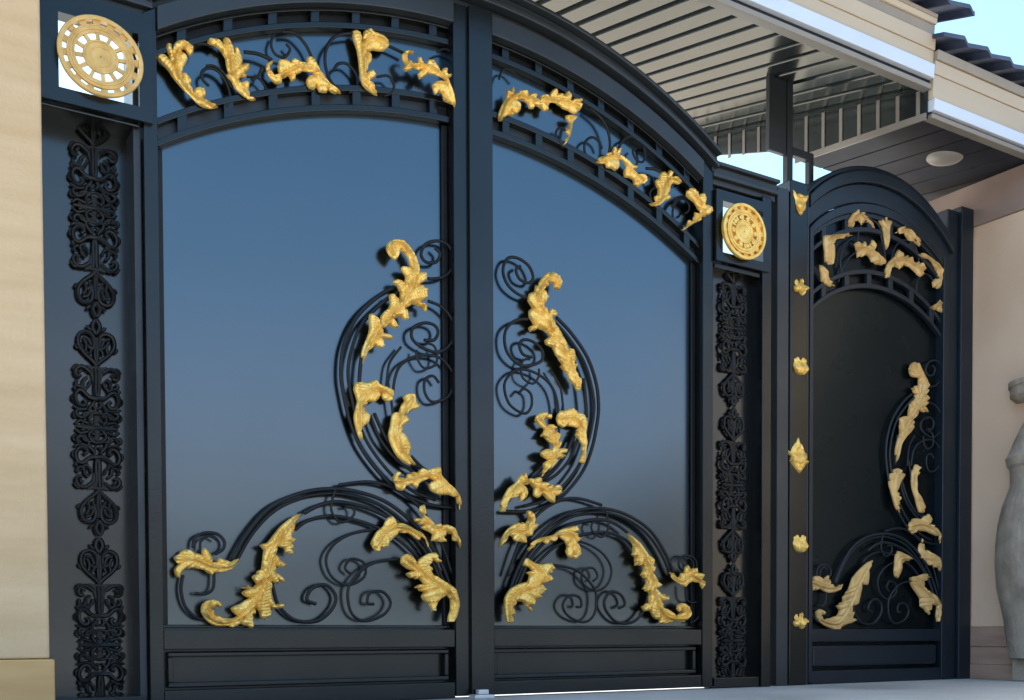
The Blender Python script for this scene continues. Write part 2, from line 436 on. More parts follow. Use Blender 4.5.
def big_leaf(parent, x0, x1, x2, x3, right):
    """stile x0..x1, sheet, stile x2..x3 ; x1..x2 clear width"""
    back = .012
    # sheet (arched top)
    lo = [(x1-.01, ZB+.04), (x2+.01, ZB+.04)]
    top = arc_line(x1-.01, x2+.01, TOP_OFF-.02)
    MB().prism(lo+top[::-1], 0, back).build('sheet_panel', M['panel'], parent)
    ld = -FD; rd = -FD
    if right: ld = -(FD+.02)
    def stile(a, b, y):
        mb = MB(); mb.prism([(a, ZB), (b, ZB), (b, arc(b, TOP_OFF)), (a, arc(a, TOP_OFF))], y, back+.03)
        return mb.build('stile', M['frame'], parent, bevel=.004)
    stile(x0, x1, ld); stile(x2, x3, rd)
    e = .001; zb = ZB if right else .003
    MB().box(x1+e, x2-e, -FD+.006, back+.03, zb, Z_L0).build('bottom_rail', M['frame'], parent, bevel=.004)
    MB().box(x1+e, x2-e, -FD+.006, back+.03, Z_R0, Z_R1).build('middle_rail', M['frame'], parent, bevel=.004)
    MB().strip(arc_line(x1+e, x2-e, TOP_OFF-.088), arc_line(x1+e, x2-e, TOP_OFF), -FD-.012, back+.03).build('top_rail', M['frame_dark'], parent, bevel=.004)
    # low panel: raised moulding round a sheet
    mb = MB(); t = .020; a, b, c, dd = x1+.02, x2-.02, Z_L0+.008, Z_R0-.008
    mb.box(a, b, -.048, -.012, c, c+t); mb.box(a, b, -.048, -.012, dd-t, dd)
    mb.box(a, a+t, -.046, -.012, c+t, dd-t); mb.box(b-t, b, -.046, -.012, c+t, dd-t)
    mb.build('panel_moulding', M['frame'], parent, bevel=.005)
    MB().box(x1+e, x2-e, -.010, -.002, Z_L0+.001, Z_R0-.001).build('low_panel', M['frame'], parent)
    # thin inset moulding under big sheet
    mb = MB(); t = .014
    mb.box(x1+.003, x2-.003, -.026, -.001, Z_R1+.004, Z_R1+.004+t)
    mb.build('inset_moulding_and_shade', M['frame'], parent, bevel=.004)
    tt = .026  # black side strips stand in for the shadow line beside the stiles
    MB().strip([(x1+.002, Z_R1+.019), (x1+.002+tt, Z_R1+.019)], [(x1+.002, arc(x1, -.003)), (x1+.002+tt, arc(x1+tt, -.003))], -.016, -.001).build('inset_moulding_and_shade', M['iron'], parent, bevel=.003)
    MB().strip([(x2-.002-tt, Z_R1+.019), (x2-.002, Z_R1+.019)], [(x2-.002-tt, arc(x2-tt, -.003)), (x2-.002, arc(x2, -.003))], -.016, -.001).build('inset_moulding_and_shade', M['iron'], parent, bevel=.003)
    arch_band(parent, x1+e, x2-e, 0.0, 'arch_band', M['frame'], 7)
    MB().strip(arc_line(x1+e, x2-e, .027), arc_line(x1+e, x2-e, .078), -.006, -.002).build('slot_shade_strip', M['frame_dark'], parent)  # dark strip paints the shade inside the band slots
    arch_band(parent, x1+e, x2-e, .332, 'arch_band', M['frame'], 7, th=(.024, .066, .079))
    MB().strip(arc_line(x1+e, x2-e, .358), arc_line(x1+e, x2-e, .409), -.006, -.002).build('slot_shade_strip', M['iron'], parent)  # blacker strip for the shade in the upper slots

LG = thing('gate_leaf', 'left leaf of the black double gate, gold leaves curling over its left wide sheet', 'gate leaf', (lx0, 0, ZB), 'leaves of the double driveway gate')
RG = thing('gate_leaf', 'right leaf of the black double gate, nearer the bossed post, carrying the central cover strip', 'gate leaf', (rx3, 0, ZB), 'leaves of the double driveway gate')
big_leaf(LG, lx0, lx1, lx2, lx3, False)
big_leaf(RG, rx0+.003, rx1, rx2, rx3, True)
put_scrolls(SCROLLS, LG, same); put_scrolls(TOPSCROLLS, LG, same)
put_scrolls(SCROLLS, RG, mirror); put_scrolls(TOPSCROLLS, RG, mirror)

# ---- gold leaves of the left gate leaf
leaf('A', [(440,548),(400,525),(350,490),(358,460),(345,430),(310,420),(280,440),(262,400),(268,375),(235,330),(215,320),(220,290),(250,240),(245,215),(225,190),(205,180),(225,165),(240,180),(262,215),(285,190),(285,155),(255,125),(215,108),(175,120),(150,160),(145,135),(120,130),(108,155),(130,205),(128,230),(95,200),(60,200),(50,225),(85,265),(125,310),(145,345),(185,400),(225,445),(265,485),(320,540),(380,558)],
     [(440,552),(300,490),(220,400),(170,300),(185,190),(250,150)], LG)
leaf('A', [(680,500),(640,480),(630,440),(635,400),(615,385),(590,385),(575,365),(590,350),(620,355),(615,325),(640,295),(640,265),(600,262),(595,210),(570,160),(553,155),(548,185),(535,140),(510,100),(488,92),(475,110),(480,140),(440,105),(390,97),(375,120),(380,135),(430,150),(470,180),(490,230),(495,290),(510,330),(490,340),(520,380),(545,430),(600,480),(650,508)],
     [(680,505),(580,425),(530,330),(520,230),(490,110)], LG)
leaf('A4', [(345,370),(300,330),(265,290),(245,245),(225,222),(210,220),(208,245),(180,240),(155,225),(145,240),(125,228),(100,230),(95,255),(100,285),(80,290),(65,275),(62,255),(75,240),(70,233),(50,245),(48,270),(60,300),(85,325),(110,325),(112,305),(140,290),(150,318),(165,310),(165,290),(195,275),(225,285),(250,285),(215,300),(205,320),(215,350),(235,355),(245,340),(255,365),(285,368),(290,350),(305,366)],
     [(345,370),(270,300),(190,260),(110,290),(60,280)], LG)
leaf('B', [(500,538),(455,440),(490,410),(470,375),(430,390),(440,350),(465,310),(460,270),(440,250),(480,240),(545,248),(580,215),(575,180),(545,145),(490,120),(460,100),(420,120),(410,180),(395,130),(370,110),(345,120),(350,170),(370,240),(380,330),(385,400),(400,470),(440,510),(485,535)],
     [(500,538),(420,430),(410,320),(405,220),(470,165),(560,190)], LG)
leaf('B', [(995,610),(990,560),(965,490),(950,430),(975,405),(945,395),(940,360),(915,365),(905,390),(880,345),(855,305),(825,305),(820,335),(790,310),(780,285),(765,290),(765,320),(735,320),(705,300),(695,275),(710,258),(735,265),(735,250),(700,240),(665,265),(668,300),(690,335),(670,360),(690,378),(720,365),(740,355),(790,370),(765,390),(775,425),(800,415),(825,390),(870,405),(920,430),(935,450),(880,445),(850,465),(850,495),(865,535),(885,515),(915,525),(920,570),(955,585),(985,595)],
     [(995,610),(940,450),(860,370),(780,340),(700,335),(680,270)], LG, d0=.082)
leaf('E', [(120,665),(115,600),(125,570),(140,530),(150,490),(150,420),(165,415),(195,440),(205,470),(205,430),(245,390),(255,360),(250,320),(265,315),(305,345),(310,310),(290,275),(268,255),(290,240),(330,255),(340,230),(320,205),(310,185),(325,175),(365,185),(350,140),(330,105),(310,95),(300,120),(280,150),(250,125),(235,90),(245,60),(280,42),(320,45),(355,75),(385,120),(400,160),(410,200),(440,210),(440,240),(410,265),(445,290),(445,330),(415,355),(440,370),(440,405),(425,405),(420,380),(370,365),(335,385),(345,415),(350,445),(325,450),(310,430),(260,435),(290,465),(298,485),(270,490),(250,470),(215,490),(225,510),(265,530),(265,545),(220,540),(225,580),(210,590),(180,575),(150,600),(130,640)],
     [(120,665),(150,560),(230,450),(320,350),(370,250),(375,160),(330,75),(265,70),(265,120)], LG, H=.036, curl=.02)
leaf('F', [(95,350),(80,320),(65,270),(65,230),(80,180),(65,125),(75,95),(100,90),(120,95),(145,90),(165,80),(185,100),(225,115),(245,130),(240,170),(215,180),(195,165),(190,140),(180,165),(160,180),(135,180),(110,200),(115,220),(135,240),(130,270),(105,290),(95,310),(105,340)],
     [(98,350),(90,260),(100,170),(160,120),(230,150)], LG)
leaf('F', [(335,460),(290,450),(255,425),(230,380),(215,330),(225,290),(235,240),(250,225),(270,225),(280,190),(295,175),(285,160),(310,140),(335,145),(345,180),(360,195),(350,210),(320,215),(300,235),(315,260),(285,285),(280,310),(300,340),(315,380),(310,410),(325,440)],
     [(330,458),(265,380),(250,300),(280,240),(320,160)], LG, d0=.056)
leaf('F', [(530,655),(515,600),(480,590),(440,590),(405,570),(395,545),(420,525),(400,515),(380,525),(355,540),(345,560),(325,540),(300,550),(285,570),(260,565),(250,540),(240,510),(260,485),(280,490),(265,510),(300,515),(305,495),(350,490),(370,470),(390,480),(420,470),(445,465),(450,500),(480,540),(515,570),(535,610)],
     [(530,655),(500,565),(420,500),(330,515),(250,530)], LG, d0=.084)
leaf('H', [(755,268),(740,240),(715,235),(715,205),(690,200),(680,220),(690,240),(640,238),(620,235),(630,205),(605,190),(575,175),(590,160),(545,145),(545,130),(580,130),(590,120),(568,95),(570,75),(590,65),(598,90),(600,115),(625,140),(640,160),(690,160),(725,175),(740,210),(755,235)],
     [(755,265),(700,190),(630,170),(590,135),(580,75)], LG, d0=.084)
leaf('H', [(605,265),(590,230),(570,215),(560,235),(530,215),(510,200),(470,195),(455,215),(430,240),(420,265),(390,270),(375,290),(355,275),(340,250),(355,215),(370,190),(400,165),(415,130),(440,120),(460,150),(500,160),(545,185),(580,205),(605,250)],
     [(605,260),(540,195),(460,170),(400,200),(360,260)], LG, d0=.058)
leaf('H', [(695,615),(705,560),(710,510),(690,490),(665,505),(640,545),(640,565),(620,565),(610,530),(585,515),(575,495),(590,475),(545,455),(565,440),(590,440),(570,410),(525,410),(505,390),(540,375),(510,365),(480,340),(485,310),(510,295),(540,310),(560,340),(570,320),(610,295),(645,290),(670,330),(660,340),(635,325),(620,350),(640,395),(690,430),(730,460),(748,520),(745,560),(725,615)],
     [(710,615),(730,530),(680,455),(600,400),(560,360),(500,320)], LG, d0=.080, H=.034)
leaf('G', [(375,290),(365,315),(335,345),(290,360),(250,365),(240,375),(200,350),(150,340),(110,345),(90,365),(80,390),(60,380),(52,345),(75,320),(55,300),(50,285),(75,270),(90,250),(130,245),(160,265),(190,270),(195,240),(205,235),(235,270),(245,310),(265,310),(270,290),(310,300),(330,310)],
     [(375,290),(320,330),(240,330),(150,295),(60,290)], LG)
leaf('G', [(690,65),(660,110),(650,150),(640,180),(655,200),(640,215),(645,270),(605,265),(600,240),(565,230),(560,270),(580,300),(612,325),(590,335),(560,330),(560,360),(600,395),(605,410),(540,410),(540,450),(545,500),(560,520),(600,520),(600,535),(560,545),(535,540),(535,580),(505,598),(485,590),(480,560),(460,540),(445,600),(450,630),(440,645),(415,630),(385,620),(360,635),(340,640),(320,630),(260,630),(215,605),(185,560),(190,520),(225,498),(265,500),(290,520),(285,540),(265,530),(245,545),(260,575),(300,590),(350,590),(370,580),(340,555),(335,540),(380,520),(430,490),(395,475),(390,460),(420,445),(385,440),(390,433),(450,435),(470,420),(440,390),(440,380),(490,345),(490,300),(500,250),(475,225),(510,215),(540,180),(580,130),(640,85)],
     [(690,65),(590,170),(530,290),(505,400),(465,500),(390,580),(290,610),(210,570),(230,515)], LG, H=.036, curl=.015)

# ---- gold leaves of the right gate leaf
leaf('C', [(85,425),(80,370),(110,290),(145,230),(150,170),(185,170),(205,135),(215,190),(240,190),(270,165),(325,165),(345,200),(385,185),(415,200),(405,235),(440,250),(450,205),(490,190),(530,200),(560,150),(585,140),(610,175),(660,190),(690,160),(715,190),(720,240),(750,225),(810,235),(800,310),(760,355),(730,355),(690,330),(640,310),(610,275),(560,260),(530,270),(515,300),(515,330),(480,345),(450,305),(400,285),(385,320),(345,320),(335,270),(300,260),(260,240),(230,250),(270,290),(265,340),(225,370),(195,345),(210,385),(160,380),(120,400),(115,425)],
     [(95,425),(150,270),(250,205),(380,245),(520,235),(650,250),(770,290)], RG, d0=.05)
leaf('C', [(630,635),(680,560),(655,520),(665,490),(690,500),(695,440),(665,400),(665,375),(730,375),(765,385),(735,425),(715,460),(710,510),(690,560),(650,630)],
     [(640,630),(690,530),(705,440),(715,380)], RG, H=.024)
leaf('D', [(45,200),(80,165),(150,140),(160,100),(180,120),(205,105),(205,150),(240,170),(270,190),(290,210),(325,225),(295,245),(310,260),(320,270),(360,270),(380,290),(380,320),(345,335),(320,355),(295,340),(300,310),(275,290),(235,290),(230,260),(245,225),(225,195),(205,180),(190,190),(195,230),(170,255),(140,240),(110,235),(105,205),(70,210)],
     [(45,202),(150,165),(230,200),(290,260),(350,310)], RG)
leaf('D', [(385,465),(425,455),(415,420),(440,410),(445,370),(430,345),(430,310),(455,305),(465,260),(490,255),(510,275),(525,245),(545,260),(540,285),(575,285),(600,325),(580,335),(550,325),(530,345),(525,370),(510,400),(520,430),(480,450),(450,475),(405,480)],
     [(385,472),(455,440),(480,360),(530,300),(590,320)], RG)
leaf('D', [(590,635),(625,610),(630,570),(650,575),(665,590),(675,520),(715,530),(710,490),(680,450),(650,430),(630,410),(635,375),(675,360),(700,380),(710,405),(740,390),(755,420),(750,460),(790,480),(795,510),(770,535),(725,545),(715,570),(670,590),(640,610)],
     [(590,635),(690,560),(740,500),(700,430),(660,390)], RG, d0=.080)
leaf('I', [(425,655),(430,600),(400,560),(405,500),(390,460),(370,455),(345,400),(330,370),(310,345),(300,310),(320,300),(310,280),(290,270),(280,290),(265,250),(280,215),(265,180),(285,145),(305,150),(300,175),(325,185),(340,150),(330,120),(300,98),(265,110),(240,140),(235,165),(220,160),(220,190),(190,200),(185,235),(210,265),(190,280),(190,310),(215,345),(185,360),(195,380),(230,360),(265,370),(290,400),(260,420),(265,440),(300,450),(310,490),(345,530),(330,545),(365,570),(370,600),(400,630),(412,655)],
     [(425,655),(390,550),(330,440),(270,330),(230,240),(245,170),(300,115),(320,160)], RG, H=.036, curl=.02)
leaf('J', [(510,395),(485,385),(500,350),(505,300),(480,260),(465,240),(490,200),(460,195),(430,185),(410,200),(380,185),(370,150),(385,110),(420,105),(460,92),(490,115),(520,130),(535,165),(525,230),(530,280),(520,340),(520,385)],
     [(508,395),(512,300),(505,200),(460,145),(390,150)], RG)
leaf('J', [(255,160),(265,130),(300,115),(345,125),(345,150),(315,145),(300,160),(315,190),(345,180),(375,195),(365,215),(390,235),(385,310),(425,315),(420,335),(395,340),(420,355),(375,365),(365,385),(340,415),(315,430),(295,455),(280,470),(300,420),(290,395),(320,375),(280,355),(275,335),(310,315),(340,320),(355,290),(325,275),(310,250),(285,245),(300,225),(310,205),(275,185)],
     [(285,465),(340,380),(365,300),(345,215),(275,150)], RG, d0=.056)
leaf('J', [(60,655),(70,590),(100,530),(140,500),(160,470),(200,440),(215,475),(250,475),(285,465),(300,490),(335,500),(320,520),(385,505),(400,520),(400,550),(370,570),(360,605),(325,590),(300,555),(270,580),(245,565),(250,525),(225,500),(195,510),(215,550),(195,585),(165,600),(170,560),(145,575),(120,580),(100,600),(90,655)],
     [(72,655),(120,550),(200,490),(290,530),(390,530)], RG, d0=.075)
leaf('K', [(45,265),(55,230),(75,195),(105,165),(140,150),(180,155),(195,130),(180,100),(195,92),(220,110),(225,150),(240,160),(215,190),(210,210),(180,215),(180,245),(150,240),(115,235),(110,215),(90,210),(85,230),(60,260)],
     [(45,265),(100,190),(180,180),(210,110)], RG, d0=.058)
leaf('K', [(180,275),(215,235),(245,220),(300,210),(320,195),(350,180),(385,170),(415,165),(430,185),(410,195),(440,225),(420,245),(435,270),(435,300),(410,322),(375,310),(365,285),(375,260),(355,235),(330,215),(310,240),(285,235),(270,255),(250,240),(220,250),(190,285)],
     [(180,278),(250,228),(340,203),(400,215),(405,295)], RG, d0=.058)
leaf('K', [(85,620),(70,530),(75,495),(100,460),(150,435),(185,430),(200,395),(180,385),(210,375),(195,360),(165,350),(180,315),(205,325),(225,340),(260,345),(300,340),(320,365),(290,390),(310,415),(280,430),(255,435),(275,465),(250,490),(255,500),(225,510),(215,535),(190,540),(210,565),(190,565),(175,540),(160,520),(135,520),(115,545),(115,615)],
     [(100,620),(95,530),(150,470),(230,440),(250,380),(190,330)], RG, d0=.054, H=.034)
leaf('L', [(205,125),(235,180),(245,215),(230,240),(255,255),(245,300),(290,290),(300,320),(275,350),(310,370),(310,410),(285,425),(325,440),(330,500),(285,520),(300,545),(335,540),(345,570),(370,590),(385,580),(385,610),(420,615),(460,600),(500,605),(540,590),(555,550),(540,515),(510,500),(480,510),(475,535),(490,548),(500,535),(512,550),(480,570),(450,545),(410,525),(395,490),(430,485),(435,465),(395,450),(370,420),(395,405),(370,385),(350,340),(350,270),(320,240),(280,180),(235,140)],
     [(205,125),(290,240),(325,330),(350,430),(375,520),(430,580),(520,585),(540,545),(490,520)], RG, H=.036, curl=.015)
leaf('L', [(435,335),(455,340),(470,365),(490,360),(495,340),(520,340),(520,310),(540,295),(555,320),(590,310),(600,335),(630,345),(625,370),(635,400),(620,425),(605,390),(570,385),(535,400),(520,415),(490,400),(455,375)],
     [(435,335),(490,382),(550,350),(625,390)], RG, d0=.080)

# ------------------------------------------------------------------ cast filigree of the side panels
QUAD_TUBES = [
 ([(8,6),(20,8),(34,4),(48,10)], 4.5), ([(14,34),(22,46),(38,44),(44,36),(36,30)], 4.5), ([(4,60),(12,72),(8,84)], 5.0),
 ([(34,100),(36,120),(24,134),(20,150)], 4.5), ([(62,48),(70,44),(72,34),(64,26)], 4.5), ([(44,178),(52,176),(54,168)], 4.5),
 ([(30,118),(44,126),(46,140)], 4.5), ([(56,196),(66,192),(72,180)], 4.5), ([(66,100),(74,96),(74,84),(66,78)], 4.5),
 ([(0,95),(25,98),(45,115),(60,112),(66,92),(58,72),(42,66),(33,78),(42,88)], 6.0),
 ([(10,80),(24,62),(30,42),(48,30),(62,38),(60,52),(50,50)], 5.5),
 ([(0,0),(30,2),(62,0)], 5.0),
 ([(6,22),(28,14),(52,20),(66,8)], 5.0),
 ([(0,48),(16,44),(26,26),(16,10)], 5.0),
 ([(18,176),(40,192),(58,188),(66,172),(58,160),(48,164)], 6.0),
 ([(28,160),(40,150),(42,134),(54,128),(64,138),(58,148)], 5.0),
 ([(6,190),(4,160),(5,120),(0,92)], 6.5),
 ([(0,94),(14,93),(27,97)], 6.0),
 ([(60,112),(68,122),(62,128)], 4.5),
 ([(20,70),(40,56),(64,60),(70,66)], 4.5)]
HEART = [([(50,250),(60,252),(62,262)], 4.5), ([(16,262),(24,282),(40,288)], 5.0), ([(20,236),(14,250),(6,252)], 4.5), ([(0,200),(12,214),(38,238),(54,264),(50,294),(31,305),(13,296),(8,270),(15,254),(26,262)], 6.5),
         ([(0,205),(4,240),(2,290)], 6.0), ([(34,240),(30,262),(38,280)], 5.0)]
FINIAL = [([(0,300),(10,318),(8,334),(0,346)], 7.0), ([(12,312),(24,318),(26,326)], 5.0)]
def cast_panel(parent, xc, zc, hw, hh, top=2, bottom=2, y=0.0):
    sx, sz = hw/66.0, hh/346.0
    mb = MB(); rr = min(sx, sz)*1.12
    for vs in (1, -1):
        lv = top if vs > 0 else bottom
        items = QUAD_TUBES+(HEART if lv >= 1 else [])+(FINIAL if lv >= 2 else [])
        for hs in (1, -1):
            for k, (pts, r) in enumerate(items):
                ln = smooth_line([(p[0]*hs*sx+xc, p[1]*vs*sz+zc) for p in pts], 4)
                dy = .016+.010*((k*7) % 4)/4
                mb.tube([(p[0], y-dy, p[1]) for p in ln], r*rr, 7, flat=1.1)
            # flared trumpet leaf
            tr = [(0,96),(8,96),(10,140),(19,172),(38,190),(30,200),(12,196),(0,205)]
            mb.prism([(p[0]*hs*sx+xc, p[1]*vs*sz+zc) for p in tr], y-.020, y-.004)
    mb.prism([(xc-9*sx, zc-40*sz), (xc+9*sx, zc-40*sz), (xc+9*sx, zc+40*sz), (xc-9*sx, zc+40*sz)], y-.013, y-.002)
    return mb.build('cast_ornament', M['cast'], parent, smooth=False)

def rosette(parent, xc, zc, r, y, backing):
    mb = MB(); th = .016
    def ring(r0, r1, n, duty, y0, y1, tilt=0.0, seg=6, petal=False):
        for i in range(n):
            a0 = 2*math.pi*i/n; a1 = a0+2*math.pi/n*duty
            k = [a0+(a1-a0)*j/seg for j in range(seg+1)]
            lo, hi = [], []
            for j, a in enumerate(k):
                q = j/seg; w = math.sin(q*math.pi)*.03*r if petal else 0
                lo.append((xc+(r0)*r*math.cos(a), zc+(r0)*r*math.sin(a)))
                aa = a if not petal else a0+(a1-a0)*(.5+(q-.5)*.6)
                hi.append((xc+r1*r*math.cos(aa), zc+r1*r*math.sin(aa)))
            mb.strip(lo, hi, y0, y1)
    ring(.02, .40, 12, 1.0, y-th*.9, y)                  # hub
    ring(.385, .63, 12, .42, y-th*.8, y, petal=True)     # spokes
    ring(.61, .79, 12, 1.0, y-th, y)                     # middle ring
    ring(.775, .925, 16, .50, y-th*.8, y)                # outer bridges
    ring(.91, 1.0, 12, 1.0, y-th*1.5, y)                 # rim
    def circ(rad, tr, yy, n=64):
        p = [(xc+rad*r*math.cos(2*math.pi*i/n), yy, zc+rad*r*math.sin(2*math.pi*i/n)) for i in range(n+1)]
        mb.tube(p, tr, 6)
    circ(.985, .0062, y-th*1.2); circ(.70, .0045, y-th); circ(.40, .0045, y-th*.9); circ(.25, .003, y-th*.9); circ(.79, .003, y-th)
    if backing:
        n = 48
        mb.prism([(xc+.97*r*math.cos(2*math.pi*i/n), zc+.97*r*math.sin(2*math.pi*i/n)) for i in range(n)], y+.001, y+.006)
        for i in range(10):
            a = 2*math.pi*i/10
            bx, bz = xc+.52*r*math.cos(a), zc+.52*r*math.sin(a)
            mb.prism([(bx+.085*r*math.cos(t*math.pi/4), bz+.085*r*math.sin(t*math.pi/4)) for t in range(8)], y-th*1.1, y)
    o = mb.build('rosette', M['gold'] if backing else M['rosette'], parent, bevel=.0018, seg=1)
    return o

def side_panel(parent, x0, x1, sheet_d, plate_px, hole_px, ros_px, ros_r, capz0, capz1, zsheet_top, xorn, hworn, backing, xpost0, xpost1):
    """x0..x1 clear width of the lower panel; frame bars beside"""
    y = -sheet_d
    MB().box(x0-.02, x1+.02, y, y+.01, ZB+.02, zsheet_top+.02).build('sheet_panel', M['side_sheet'], parent)
    yf = -FD
    MB().box(x0+.001, x1-.001, yf+.004, y+.04, .003, .055).build('bottom_rail', M['frame'], parent, bevel=.004)
    # rail under the rosette plate
    PD = FD+.022
    pz0 = sum(G(px, py, PD)[1] for px, py in plate_px[2:])/2
    MB().box(x0+.001, x1-.001, yf+.004, y+.04, zsheet_top, pz0-.004).build('plate_rail', M['frame'], parent, bevel=.004)
    # rosette plate with a square opening
    P = [G(px, py, PD) for px, py in plate_px]; H = [G(px, py, PD) for px, py in hole_px]
    px0, px1 = (P[0][0]+P[3][0])/2, (P[1][0]+P[2][0])/2
    if not backing: px0 = x0
    pz1 = (P[0][1]+P[1][1])/2
    hx0, hx1 = (H[0][0]+H[3][0])/2, (H[1][0]+H[2][0])/2; hz1, hz0 = (H[0][1]+H[1][1])/2, (H[2][1]+H[3][1])/2
    mb = MB()
    mb.box(px0, hx0, -PD, -.03, pz0, pz1); mb.box(hx1, px1, -PD, -.03, pz0, pz1)
    mb.box(hx0, hx1, -PD, -.03, pz0, hz0); mb.box(hx0, hx1, -PD, -.03, hz1, pz1)
    bmesh.ops.remove_doubles(mb.bm, verts=mb.bm.verts, dist=1e-5)
    mb.build('rosette_plate', M['frame'], parent)
    MB().box(xpost0, xpost1, -.03+.002, .03, pz1+.004, capz0).build('head_rail', M['frame'], parent, bevel=.003)
    rc = G(ros_px[0], ros_px[1], PD+.03)
    rosette(parent, rc[0], rc[1], ros_r, -(PD+.012), backing)
    for zc, tp, bt in zip(ORN_Z, (1, 2, 2), (2, 2, 0)):
        cast_panel(parent, xorn, zc, hworn, ORN_H, tp, bt, y)

ORN_Z = [G(95, 209, -.07)[1], G(98, 430, -.07)[1], G(99, 645, -.07)[1]]
ORN_Z[1] = (ORN_Z[0]+ORN_Z[2])/2 if abs(ORN_Z[1]-(ORN_Z[0]+ORN_Z[2])/2) < .06 else ORN_Z[1]
ORN_H = (ORN_Z[0]-ORN_Z[1])/2*.985
CAPZ0, CAPZ1 = 2.555, 2.67
LS = thing('side_panel', 'fixed black side panel next to the tan wall, its gold rosette pierced by white gaps', 'gate side panel', (gx(50, 0), 0, 0), 'fixed panels flanking the double gate')
sx0 = gx(20, 0); sx1 = lx0-.012
side_panel(LS, sx0, sx1, -.085, [(45.5,-14),(153,17),(152,123.5),(46.5,97.5)], [(57,11),(138,34),(140.5,107),(60,86.5)], (101,56.5), .1365,
           CAPZ0, CAPZ1, (G(47,112,0)[1]+G(145,135,0)[1])/2-.005, gx(97, -.07), .074, False, sx0, sx1)
RS = thing('side_panel', 'fixed black side panel in front of the gate post with a solid gold rosette', 'gate side panel', (rx3, 0, 0), 'fixed panels flanking the double gate')
rsx0 = rx3+.012; rsx1 = spx0-.002
side_panel(RS, rsx0, rsx1, 0.0, [(716.5,190),(770,202),(769,272),(716.5,260)], [(723.3,202),(764,211),(762.5,261),(722.7,253)], (744.8,231.5), .137,
           CAPZ0, CAPZ1, (G(714,271,0)[1]+G(752,279,0)[1])/2-.01, gx(733, 0.015), .078, True, rsx0, rsx1)

# ------------------------------------------------------------------ arched outer frame (fixed): posts and moulded cap
GF = thing('arched_portal', 'fixed black arched frame with stepped cap mouldings around the double gate', 'gate frame', (spx0, 0, 0))
MB().box(lx0-.030, lx0-.004, -.045, .12, 0, CAPZ0).build('post', M['frame_dark'], GF, bevel=.003)
MB().box(rx3+.003, rx3+.016, -.045, -.001, 0, CAPZ0).build('post', M['frame_dark'], GF, bevel=.002)
MB().box(spx0, spx1, -FD-.01, .09, 0, CAPZ0).build('post', M['frame'], GF, bevel=.004)
MB().box(spx1+.004, spx1+.045, -.02, .08, 0, CAPZ0).build('post_flange', M['frame_dark'], GF, bevel=.003)
jx0, jx1 = lx0+.015, rx3+.02      # where arch meets the level caps
def arch_piece(o0, o1, y0, y1, m=M['frame_dark'], n=60):
    MB().strip(arc_line(jx0, jx1, o0, n), arc_line(jx0, jx1, o1, n), y0, y1).build('arch_moulding', m, GF, bevel=.005)
arch_piece(TOP_OFF+.006, TOP_OFF+.034, -.050, .06)
arch_piece(TOP_OFF+.0345, TOP_OFF+.060, -.105, .06)
arch_piece(TOP_OFF+.0605, TOP_OFF+.092, -.085, .06)
arch_piece(TOP_OFF+.0925, TOP_OFF+.112, -.125, .06)
for a, b in ((sx0, jx0+.02), (jx1-.02, spx1+.05)):
    mb = MB()
    mb.box(a, b, -.055, .06, CAPZ0+.001, CAPZ0+.030); mb.box(a-.001, b+.001, -.082, .061, CAPZ0+.0305, CAPZ0+.055)
    mb.box(a-.002, b+.002, -.070, .062, CAPZ0+.0555, CAPZ0+.086); mb.box(a-.003, b+.003, -.095, .063, CAPZ0+.0865, CAPZ0+.104)
    mb.build('level_cap', M['frame_dark'], GF, bevel=.004)

# ------------------------------------------------------------------ gate post with gold bosses
gp0, gp1 = gx(776.5, .05), gx(788, .05)
gq0, gq1 = gx(790, .06), gx(807.5, .06)
GP = thing('gate_post', 'tall black post between the double gate and side gate, studded with gold bosses', 'gate post', ((gq0+gq1)/2, 0, 0))
MB().box(gp0, gp1, -.055, .08, 0, 2.64).build('post', M['frame_dark'], GP, bevel=.004)
MB().box(gp1+.004, gq0-.002, -.03, .07, 0, 2.66).build('post_rib', M['frame'], GP, bevel=.002)
MB().box(gq0, gq1, -.06, .08, 0, 2.70).build('post', M['frame'], GP, bevel=.006)
MB().box(gq1+.003, gq1+.022, -.045, .06, 0, 2.67).build('post_rib', M['frame_dark'], GP, bevel=.002)
def blob(px, py, kind):
    c = G(px, py, .08); s = 1/ (F/6.4)   # metres per pixel there (approx, vertical)
    kx = (G(px+5, py, .08)[0]-G(px-5, py, .08)[0])/10
    if kind == 'flower':
        o = [(9.0*(0.72+.28*abs(math.cos(2.5*t)))*math.cos(t)*.86, 9.0*(0.72+.28*abs(math.cos(2.5*t)))*math.sin(t)) for t in [2*math.pi*i/30 for i in range(30)]]
    elif kind == 'shell':
        o = [(-6,-5),(-7.5,0),(-6.5,6),(-3,8.5),(0,7.5),(3,9),(6,7),(7.5,2),(7,-3),(4,-8),(0,-9),(-4,-8)]
    elif kind == 'tri':
        o = [(-8,12),(-4,10),(0,11),(4,10),(8,11),(7,4),(4,-2),(2,-8),(0,-11),(-3,-7),(-5,-1),(-7,5)]
    else:
        o = [(0,18),(3,13),(5,11),(7,6),(9,3),(8,-3),(9,-6),(6,-10),(4,-13),(1,-17),(-2,-14),(-5,-11),(-8,-6),(-7,-2),(-9,2),(-7,7),(-4,11),(-2,14)]
    P = [(c[0]+x*kx, c[1]+z*s) for x, z in o]
    b = relief_leaf('boss', P, [(c[0], c[1]-.04), (c[0], c[1]+.03)], .058, M['gold'], GP, H=.040, step=.006, vein=.016, thick=.03)
    if kind == 'oval':
        mb = MB(); n = 16
        mb.prism([(c[0]+.014*math.cos(2*math.pi*i/n), c[1]+.014*math.sin(2*math.pi*i/n)-.005) for i in range(n)], -.118, -.07)
        k = mb.build('keyhole', M['iron'], b)
